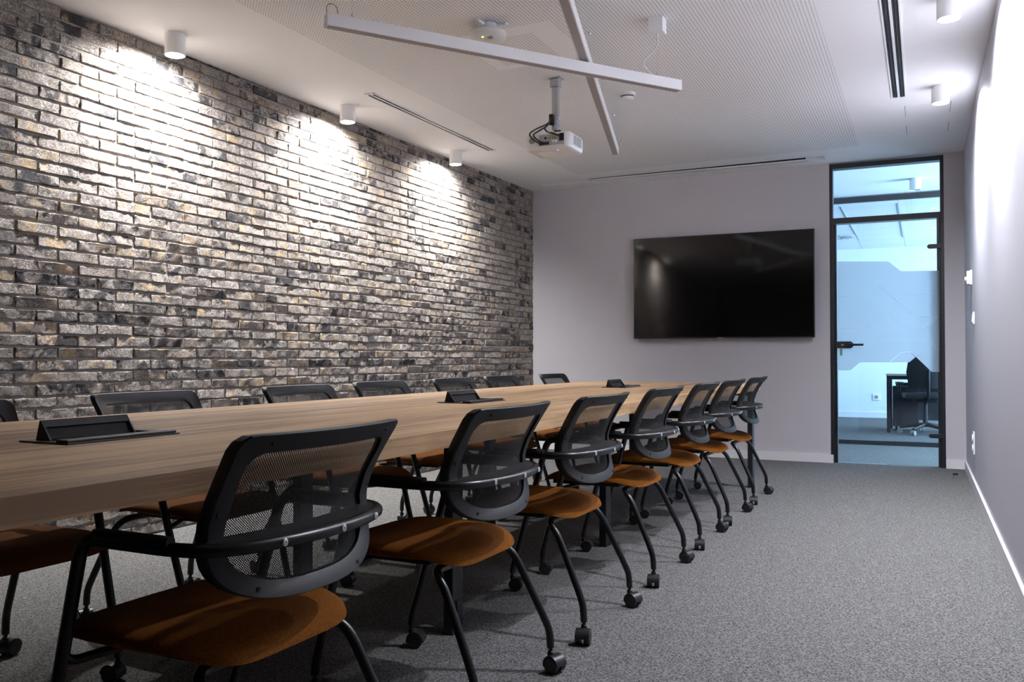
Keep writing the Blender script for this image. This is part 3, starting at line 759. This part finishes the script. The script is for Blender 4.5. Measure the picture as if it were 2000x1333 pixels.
b = MB(); b.tube(spline([(L1 - .11, .01, .052), (L1 - .07, .03, .075), (L1 - .01, .02, .068), (L1 + .005, -.01, .06), (L1 - .05, -.012, .054)], 6), .002, 8); b.build('cable_loop', M_alu, bar1, smooth=60)
Z2 = 2.372
bar2, L2 = light_bar((-1.975, 5.905, Z2), (-1.10, 2.45, Z2), .048, .052, 'white suspended light bar running toward the end wall, above the other bar', (.16, 1.0, 1.75, 3.3))
b = MB(); b.tube(spline([(.04, .0, .052), (.02, .03, .085), (.06, .05, .11), (.12, .04, .09), (.14, .0, .05)], 6), .002, 8); b.build('cable_loop', M_plasticseam, bar2, smooth=60)
# feed box on the ceiling
fx, fy = -1.183, 4.195
cp = thing('ceiling_feed_box', 'small white cube on the ceiling feeding the light bar by a thin cord', 'junction box', (fx, fy, zc(fx, fy)), .0)
b = MB(); b.box(-.036, .036, -.036, .036, -.075, 0); b.build('box', M_white, cp, bevel=.001)
e1 = Vector((-1.135, 4.42, Z1)) + (Vector((-2.235, 2.925, Z1)) - Vector((-1.135, 4.42, Z1))).normalized() * .16 - Vector((fx, fy, zc(fx, fy))) + Vector((0, 0, .052))
b = MB(); q = Vector((0, 0, -.075)); b.tube(spline([q, (q * .75 + e1 * .25) + Vector((.0, 0, -.01)), (q * .5 + e1 * .5) + Vector((-.05, -.02, -.02)), (q * .25 + e1 * .75) + Vector((-.045, -.02, -.005)), e1], 6), .0042, 8); b.build('cord', M_wcable, cp, smooth=60)

# projector
PX, PY = -1.995, 4.84
pr = thing('projector', 'white ceiling projector hanging on a grey pole with black cables', 'projector', (PX, PY, zc(PX, PY)))
b = MB(); b.box(-.036, .042, -.036, .036, -.006, 0); b.build('ceiling_plate', M_alu, pr, bevel=.002)
b = MB(); b.box(-.027, .029, -.026, .026, -.056, -.006); b.build('collar', M_alu, pr, bevel=.004)
zp0 = 2.36 - zc(PX, PY)
b = MB(); b.box(-.020, .020, -.018, .018, zp0, -.05); b.build('pole', M_alu, pr, bevel=.008)
b = MB(); b.box(-.016, .018, -.020, .020, zp0 - .065, zp0 + .02)
for dz in (-.03, .0, .015): b.tube([(.022, -.02, zp0 + dz), (.022, .02, zp0 + dz)], .004, 8)
b.build('clamp', M_alu, pr, bevel=.002)
b = MB(); b.tube([(0, 0, zp0 - .06), (0, 0, zp0 - .10)], .010, 12); b.lathe([(.040, zp0 - .10), (.040, zp0 - .094), (.012, zp0 - .088)], 20); b.build('swivel_mount', M_castr, pr, smooth=40)
# body: local box, underside at z=2.16
zb0 = 2.158 - zc(PX, PY)
bx0, bx1, by0, by1 = -.150, .140, -.125, .118
body = MB(); zt_ = zb0 + .100
rows = []
for z, ins in ((zb0, .016), (zb0 + .006, .006), (zb0 + .02, .0), (zt_ - .02, .0), (zt_ - .006, .006), (zt_, .02)):
    row = []
    cr = .035
    for cx_, cy_, a0 in ((bx1 - cr, by1 - cr, 0), (bx0 + cr, by1 - cr, 90), (bx0 + cr, by0 + cr, 180), (bx1 - cr, by0 + cr, 270)):
        for k in range(7):
            a = math.radians(a0 + 15 * k); row.append(Vector((cx_ + (cr - ins) * math.cos(a), cy_ + (cr - ins) * math.sin(a), z)))
    rows.append(row)
n_ = len(rows[0]); vs = [p for r_ in rows for p in r_]; fs = [(i * n_ + k, i * n_ + (k + 1) % n_, (i + 1) * n_ + (k + 1) % n_, (i + 1) * n_ + k) for i in range(5) for k in range(n_)] + [tuple(range(n_)), tuple(5 * n_ + k for k in range(n_))]
body.add(vs, fs); pb = body.build('body', M_whiteplastic, pr, smooth=35)
# rear panel recess with sockets (faces the camera side)
b = MB(); b.box(-.055, .105, by0 - .0015, by0 + .01, zb0 + .02, zb0 + .085); pp = b.build('connector_panel', mat('silver_panel', (.42, .42, .43), .45), pb, bevel=.002)
b = MB(); b.box(.075, .104, by0 - .003, by0 + .0, zb0 + .04, zb0 + .084); b.build('power_inlet', M_dark, pb)
for x in (.015, .033, .050):
    b = MB(); b.lathe([(.0055, 0), (.0055, .006), (.003, .006)], 14, Matrix.Translation((x, by0 - .001, zb0 + .062)) @ Matrix.Rotation(PI / 2, 4, 'X')); b.build('audio_socket', M_gold, pb)
b = MB(); b.lathe([(.007, 0), (.007, .004), (.004, .005)], 14, Matrix.Translation((-.012, by0 - .001, zb0 + .064)) @ Matrix.Rotation(PI / 2, 4, 'X')); b.build('round_socket', M_dark, pb)
b = MB(); b.box(.035, .062, by0 - .022, by0, zb0 + .034, zb0 + .046); b.build('white_plug', M_whiteplastic, pb, bevel=.002)
b = MB(); b.box(-.05, .01, by0 - .014, by0, zb0 + .024, zb0 + .040); b.build('cable_plug', M_castr, pb, bevel=.003)
b = MB(); b.lathe([(.020, 0), (.020, .0012), (.018, .0016)], 24, Matrix.Translation((-.100, by0, zb0 + .058)) @ Matrix.Rotation(PI / 2, 4, 'X')); b.build('speaker_grille', M_plasticseam, pb)
for i in range(6):
    b = MB(); b.box(bx1 - .001, bx1 + .0015, -.06 + i * .022, -.048 + i * .022, zb0 + .028, zb0 + .082); b.build('vent_slot', M_plasticseam, pb)
for x, y in ((-.13, -.05), (.06, -.09), (.05, .09)):
    b = MB(); b.lathe([(.013, zt_), (.014, zt_ + .005), (.010, zt_ + .011)], 16, Matrix.Translation((x, y, 0))); b.build('foot', M_castr, pb, smooth=40)
b = MB(); b.lathe([(.004, zb0 - .0012), (.004, zb0 + .001)], 12, Matrix.Translation((.045, -.075, 0))); b.build('status_light', M_led_b, pb)
b = MB(); b.box(-.10, -.0, -.06, .06, zb0 - .0008, zb0 + .001); b.build('underside_cover', M_white, pb)
for P in ([(-.015, -.028, zp0 + .012), (-.03, -.05, zp0 - .03), (-.085, -.10, zp0 - .07), (-.095, by0 - .045, zp0 - .115), (-.07, by0 - .040, zb0 + .05), (-.04, by0 - .012, zb0 + .032)],
          [(-.012, -.028, zp0 + .01), (-.03, -.05, zp0 - .04), (-.07, -.09, zp0 - .08), (-.075, by0 - .035, zp0 - .12), (-.05, by0 - .03, zb0 + .05), (-.015, by0 - .012, zb0 + .032)],
          [(-.02, -.03, zp0 - .02), (-.045, -.06, zp0 - .06), (-.01, -.09, zp0 - .095), (.04, by0 - .02, zb0 + .085), (.085, by0 - .006, zb0 + .065)]):
    b = MB(); b.tube(spline(P, 6), .0048, 10); b.build('cable', M_cable, pr, smooth=60)
b = MB(); b.box(-.03, -.004, -.035, -.018, zp0 - .035, zp0 + .03); b.build('cable_wrap', M_cable, pr, bevel=.004)

# wireless access point
ax, ay = -1.965, 3.88
ap = thing('access_point', 'white rounded wireless access point with a green light on the ceiling', 'access point', (ax, ay, zc(ax, ay)))
b = MB()
for a in (20, 140, 260):
    ca, sa = math.cos(math.radians(a)), math.sin(math.radians(a)); b.tube([(0, 0, -.02), (ca * .05, sa * .05, -.012), (ca * .085, sa * .085, -.007)], [.018, .012, .008], 8)
    b.lathe([(.012, -.012), (.012, -.001)], 12, Matrix.Translation((ca * .088, sa * .088, 0)))
b.lathe([(.05, -.045), (.045, -.005)], 24); b.build('bracket', M_whiteplastic, ap, smooth=40)
b = MB(); rows = []; n_ = 40
for z, r_ in ((-.040, .060), (-.045, .082), (-.055, .090), (-.068, .088), (-.080, .074), (-.090, .045), (-.093, .01)):
    row = []
    for k in range(n_):
        a = 2 * PI * k / n_; e = 2 / 3.0; row.append(Vector((r_ * math.copysign(abs(math.cos(a)) ** e, math.cos(a)), r_ * math.copysign(abs(math.sin(a)) ** e, math.sin(a)), z)))
    rows.append(row)
vs = [p for r_ in rows for p in r_]; fs = [(i * n_ + k, i * n_ + (k + 1) % n_, (i + 1) * n_ + (k + 1) % n_, (i + 1) * n_ + k) for i in range(6) for k in range(n_)] + [tuple(range(n_)), tuple(6 * n_ + k for k in range(n_))]
b.add(vs, fs); sh = b.build('shell', M_whiteplastic, ap, smooth=50); sh.rotation_euler.z = .5
b = MB(); b.lathe([(.058, -.044), (.062, -.038)], 30); b.build('seam', M_dark, ap)
b = MB(); b.box(-.004, .004, -.063, -.055, -.0885, -.078); b.build('status_light', M_led_g, ap)
b = MB(); b.box(.02, .045, -.05, -.028, -.0905, -.083); b.build('logo_mark', M_plasticseam, ap)

# smoke detector
sx, sy = -1.70, 5.33
sd = thing('smoke_detector', 'small round cream smoke detector on the ceiling behind the light bars', 'smoke detector', (sx, sy, zc(sx, sy)))
b = MB(); b.lathe([(.052, 0), (.052, -.014), (.046, -.018)], 30); b.build('base', M_whiteplastic, sd, smooth=35)
b = MB(); b.lathe([(.040, -.018), (.042, -.026), (.038, -.034), (.024, -.042), (.008, -.044)], 30); b.build('head', M_whiteplastic, sd, smooth=35)
b = MB(); b.lathe([(.041, -.0185), (.0435, -.021), (.0435, -.0235), (.041, -.0255)], 30); b.build('vent_ring', M_dark, sd)

# ================================================================== fittings on the smooth side wall
def wall_fit(name, label, cat, y, z, w_, h, dep, kind):
    o = thing(name, label, cat, (rx(y), y, z)); b = MB(); b.box(-dep * .45, 0, -w_ / 2, w_ / 2, -h / 2, h / 2); b.build('plate', M_whiteplastic, o, bevel=.002)
    if kind == 'thermo':
        b = MB(); b.box(-dep, -dep * .45, -w_ / 2 + .006, w_ / 2 - .006, -h / 2 + .006, h / 2 - .006); b.build('cover', M_whiteplastic, o, bevel=.003)
        b = MB(); b.lathe([(.018, 0), (.017, .012), (.012, .014)], 20, Matrix.Translation((-dep, -.008, -.01)) @ Matrix.Rotation(-PI / 2, 4, 'Y')); b.build('dial', M_whiteplastic, o, smooth=40)
    elif kind == 'switch':
        b = MB(); b.prism([(-dep * .45, -h / 2 + .012), (-dep * .85, -h / 2 + .016), (-dep * .6, h / 2 - .012), (-dep * .45, h / 2 - .012)], -w_ / 2 + .012, w_ / 2 - .012, lambda u, v, t: Vector((u, t, v))); b.build('rocker', M_whiteplastic, o)
    else:
        for dz in (-.036, .036):
            b = MB(); b.lathe([(.026, 0), (.026, .006), (.021, .006), (.020, .001), (.004, .001)], 22, Matrix.Translation((-dep * .45, 0, dz)) @ Matrix.Rotation(-PI / 2, 4, 'Y')); b.build('socket', M_whiteplastic, o, smooth=35)
    return o
wall_fit('thermostat', 'white wall thermostat, topmost fitting on the smooth side wall by the door', 'thermostat', 7.09, 1.503, .085, .105, .034, 'thermo')
wall_fit('light_switch', 'white light switch below the thermostat on the smooth side wall', 'light switch', 6.83, 1.20, .085, .085, .02, 'switch')
wall_fit('wall_socket', 'white double power socket low on the smooth side wall near the door', 'socket', 6.95, .325, .085, .155, .02, 'socket')

# door stop on the carpet
ds = thing('door_stop', 'small steel and rubber door stop standing on the carpet by the glass door', 'door stop', (.213, 7.5, 0))
b = MB(); b.lathe([(.015, 0), (.015, .028)], 20); b.build('post', M_alu, ds, smooth=35)
b = MB(); b.lathe([(.018, .028), (.019, .031), (.019, .036), (.017, .039)], 20); b.build('rubber_ring', M_dark, ds, smooth=35)

# flush hatch in the ceiling near the door
o = thing('ceiling_hatch', 'flush white access hatch in the ceiling before the glass door', 'hatch', (.045, 6.89, zc(.045, 6.89))); o.rotation_euler.x = math.atan(.0072)
b = MB(); b.box(-.148, .132, -.44, .44, -.0008, 0); b.build('cover', mat('plain_ceiling_white', (.92, .915, .92), .7), o)
for x in (-.149, .131):
    for y in (-.44, .14):
        b = MB(); b.box(x, x + .004, y, y + .29, -.0014, -.0004); b.build('seam', M_plasticseam, o)

# ================================================================== corridor and office beyond the door
b = MB(); b.box(-5, 2.6, D + .11, 10.0, 2.655, 2.70); struct(b, 'ceiling_corridor', M_officewall)
b = MB(); b.box(-5, -4.95, D + .11, 14.6, 0, 2.7); struct(b, 'wall_corridor_left', M_officewall)
b = MB(); b.box(2.6, 2.65, D + .11, 14.6, 0, 2.7); struct(b, 'wall_corridor_right', M_officewall)
b = MB(); b.box(-5, 2.6, 14.45, 14.55, 0, 2.7); struct(b, 'wall_office', M_officewall)
b = MB(); b.box(-5, 2.6, 14.436, 14.45, 0, .085); struct(b, 'baseboard_office', M_skirt)
def m_tiles():
    m = bpy.data.materials.new('office_ceiling_tiles'); N, L = nodes(m); bs = N['Principled BSDF']
    tc = N.new('ShaderNodeTexCoord'); br = N.new('ShaderNodeTexBrick'); br.offset = 0
    br.inputs['Color1'].default_value = (.78, .80, .82, 1); br.inputs['Color2'].default_value = (.78, .80, .82, 1); br.inputs['Mortar'].default_value = (.50, .55, .62, 1)
    br.inputs['Scale'].default_value = 1; br.inputs['Mortar Size'].default_value = .006; br.inputs['Brick Width'].default_value = .6; br.inputs['Row Height'].default_value = .6
    mp = N.new('ShaderNodeMapping'); mp.inputs['Location'].default_value = (.235, -.22, 0); L.new(tc.outputs['Object'], mp.inputs[0]); L.new(mp.outputs[0], br.inputs[0]); L.new(br.outputs[0], bs.inputs['Base Color']); bs.inputs['Roughness'].default_value = .8
    return m
b = MB(); b.box(-5, 2.6, 10.0, 14.6, 2.60, 2.70); struct(b, 'ceiling_office', m_tiles())
for x in (-.818, -.245, .36, -1.42):
    b = MB(); b.box(x - .0035, x + .0035, 10.3, 13.25, 2.590, 2.601); struct(b, 'trim_office', mat('grey_grid_trim', (.25, .30, .36), .5) if 'grey_grid_trim' not in MATS else MATS['grey_grid_trim'])
# glass partition of the office
wn = bpy.data.objects.new('window_1', None); C.objects.link(wn); wn['kind'] = 'structure'; wn.location = (0, 10, 0)
b = MB(); b.box(-5, 2.6, -.02, .02, 0, .045); b.box(-5, 2.6, -.02, .02, 2.585, 2.645); b.build('window_rail', M_frame, wn)
for xa, xb in ((-2.0, -.352), (-.348, 1.3), (1.304, 2.6), (-5, -2.004)):
    b = MB(); b.box(xa, xb, -.005, .005, .045, 2.60); b.build('window_pane', M_glass, wn)
# corridor lamp
cl_ = (.03 - .22, 9.1)
ceiling_lamp(-.06, 9.25, 'unlit white cylinder spotlight on the corridor ceiling beyond the glass door', 2.655, lit=False, group='corridor spotlights')
# air outlet in the office ceiling
sw = thing('swirl_diffuser', 'square swirl air outlet in the office ceiling beyond the glass', 'air vent', (-1.12, 12.9, 2.60))
b = MB(); b.box(-.29, .29, -.29, .29, -.006, 0); b.build('plate', M_officewall, sw)
for k in range(16):
    a = 2 * PI * k / 16; b = MB(); b.box(.09, .25, -.008, .008, -.0085, -.0055, Matrix.Rotation(a, 4, 'Z') @ Matrix.Rotation(.0, 4, 'X')); b.build('vane', M_frame, sw)
sk_ = thing('wall_socket', 'white power socket on the pale office wall beyond the glass', 'socket', (-.66, 14.45, .318))
b = MB(); b.box(-.05, .05, -.012, 0, -.05, .05); b.build('plate', M_whiteplastic, sk_, bevel=.003)
b = MB(); b.lathe([(.026, 0), (.026, .006), (.021, .006), (.020, .001)], 20, Matrix.Translation((0, -.012, 0)) @ Matrix.Rotation(PI / 2, 4, 'X')); b.build('socket', M_plasticseam, sk_)
# desk
dk = thing('office_desk', 'pale-topped office desk on dark legs beyond the glass door', 'desk', (-.42, 11.66, 0))
b = MB(); b.box(0, 1.5, 0, .8, .700, .725); b.build('desktop', M_desktop, dk, bevel=.002)
for x in (.005, 1.455):
    for y in (.01, .75):
        b = MB(); b.box(x, x + .04, y, y + .04, 0, .700); b.build('leg', M_frame, dk)
b = MB(); b.box(.045, 1.455, .02, .05, .655, .70); b.box(.045, 1.455, .75, .78, .655, .70); b.build('apron', M_frame, dk)
b = MB(); b.box(.09, 1.4, .70, .72, .12, .60); b.build('modesty_panel', M_deskpanel, dk)
pd = thing('drawer_pedestal', 'dark mobile drawer pedestal under the office desk', 'drawer unit', (-.36, 12.0, 0))
b = MB(); b.box(0, .30, 0, .34, .06, .56); b.build('cabinet', M_deskpanel, pd, bevel=.004)
for k in range(3):
    b = MB(); b.box(.008, .292, -.006, .001, .075 + k * .16, .225 + k * .16); b.build('drawer', M_deskpanel, pd)
for x in (.04, .26):
    for y in (.05, .29):
        b = MB(); b.lathe([(.027, -.012), (.027, .012)], 16, Matrix.Translation((x, y, .027)) @ Matrix.Rotation(PI / 2, 4, 'Y')); b.box(x - .01, x + .01, y - .012, y + .012, .03, .065); b.build('caster', M_castr, pd)
# swivel chair
oc = thing('office_chair', 'black swivel office chair with armrests at the office desk beyond the glass', 'chair', (.015, 11.62, 0), .12)
b = MB(); b.tube([(0, 0, .09), (0, 0, .22), (0, 0, .42)], [.03, .028, .022], 14); b.build('gas_lift', M_castr, oc, smooth=40)
for k in range(5):
    a = 2 * PI * k / 5 + .35; ca, sa = math.cos(a), math.sin(a)
    b = MB(); b.tube([(0, 0, .12), (ca * .15, sa * .15, .10), (ca * .29, sa * .29, .075)], [.026, .02, .014], 10); lg = b.build('base_arm', M_castr, oc, smooth=40)
    b = MB()
    for s_ in (-1, 1): b.lathe([(.012, -.009), (.030, -.009), (.030, .009), (.012, .009)], 18, Matrix.Translation((ca * .29 - sa * s_ * .014, sa * .29 + ca * s_ * .014, .030)) @ Matrix.Rotation(a, 4, 'Z') @ Matrix.Rotation(PI / 2, 4, 'X'))
    b.build('caster', M_greywheel, lg)
b = MB(); b.box(-.24, .24, -.22, .26, .43, .50); b.build('seat', M_plast, oc, bevel=.03, smooth=40)
b = MB(); b.box(-.12, .12, -.12, .15, .385, .43); b.build('mechanism', M_castr, oc, bevel=.01)
rows = []
for z in (.56, .65, .75, .85, .95, 1.01):
    hw_ = interp(z, [(.56, .20), (.75, .23), (.95, .20), (1.01, .15)]); yv = -.25 - .06 * math.sin((z - .56) / .45 * PI) * 0 - .10 * (z - .56) ** 1.0
    rows.append([Vector((hw_ * t, yv + .05 * t * t, z)) for t in (-1, -.6, -.2, .2, .6, 1)])
b = MB(); b.grid(rows); b.grid([[p + Vector((0, .025, 0)) for p in r_] for r_ in rows]); b.build('backrest', M_plast, oc, smooth=50)
b = MB(); b.tube(spline([(0, -.10, .41), (0, -.25, .44), (0, -.29, .60), (0, -.30, .78)], 4), .018, 10); b.build('back_support', M_castr, oc, smooth=50)
for s_ in (-1, 1):
    b = MB(); b.tube(spline([(s_ * .20, 0, .42), (s_ * .28, 0, .43), (s_ * .29, -.04, .52), (s_ * .29, -.06, .60)], 4), .014, 10); ar = b.build('armrest', M_castr, oc, smooth=50)
    b = MB(); b.box(s_ * .29 - .04, s_ * .29 + .04, -.19, .04, .60, .63); b.build('arm_pad', M_plast, ar, bevel=.012)
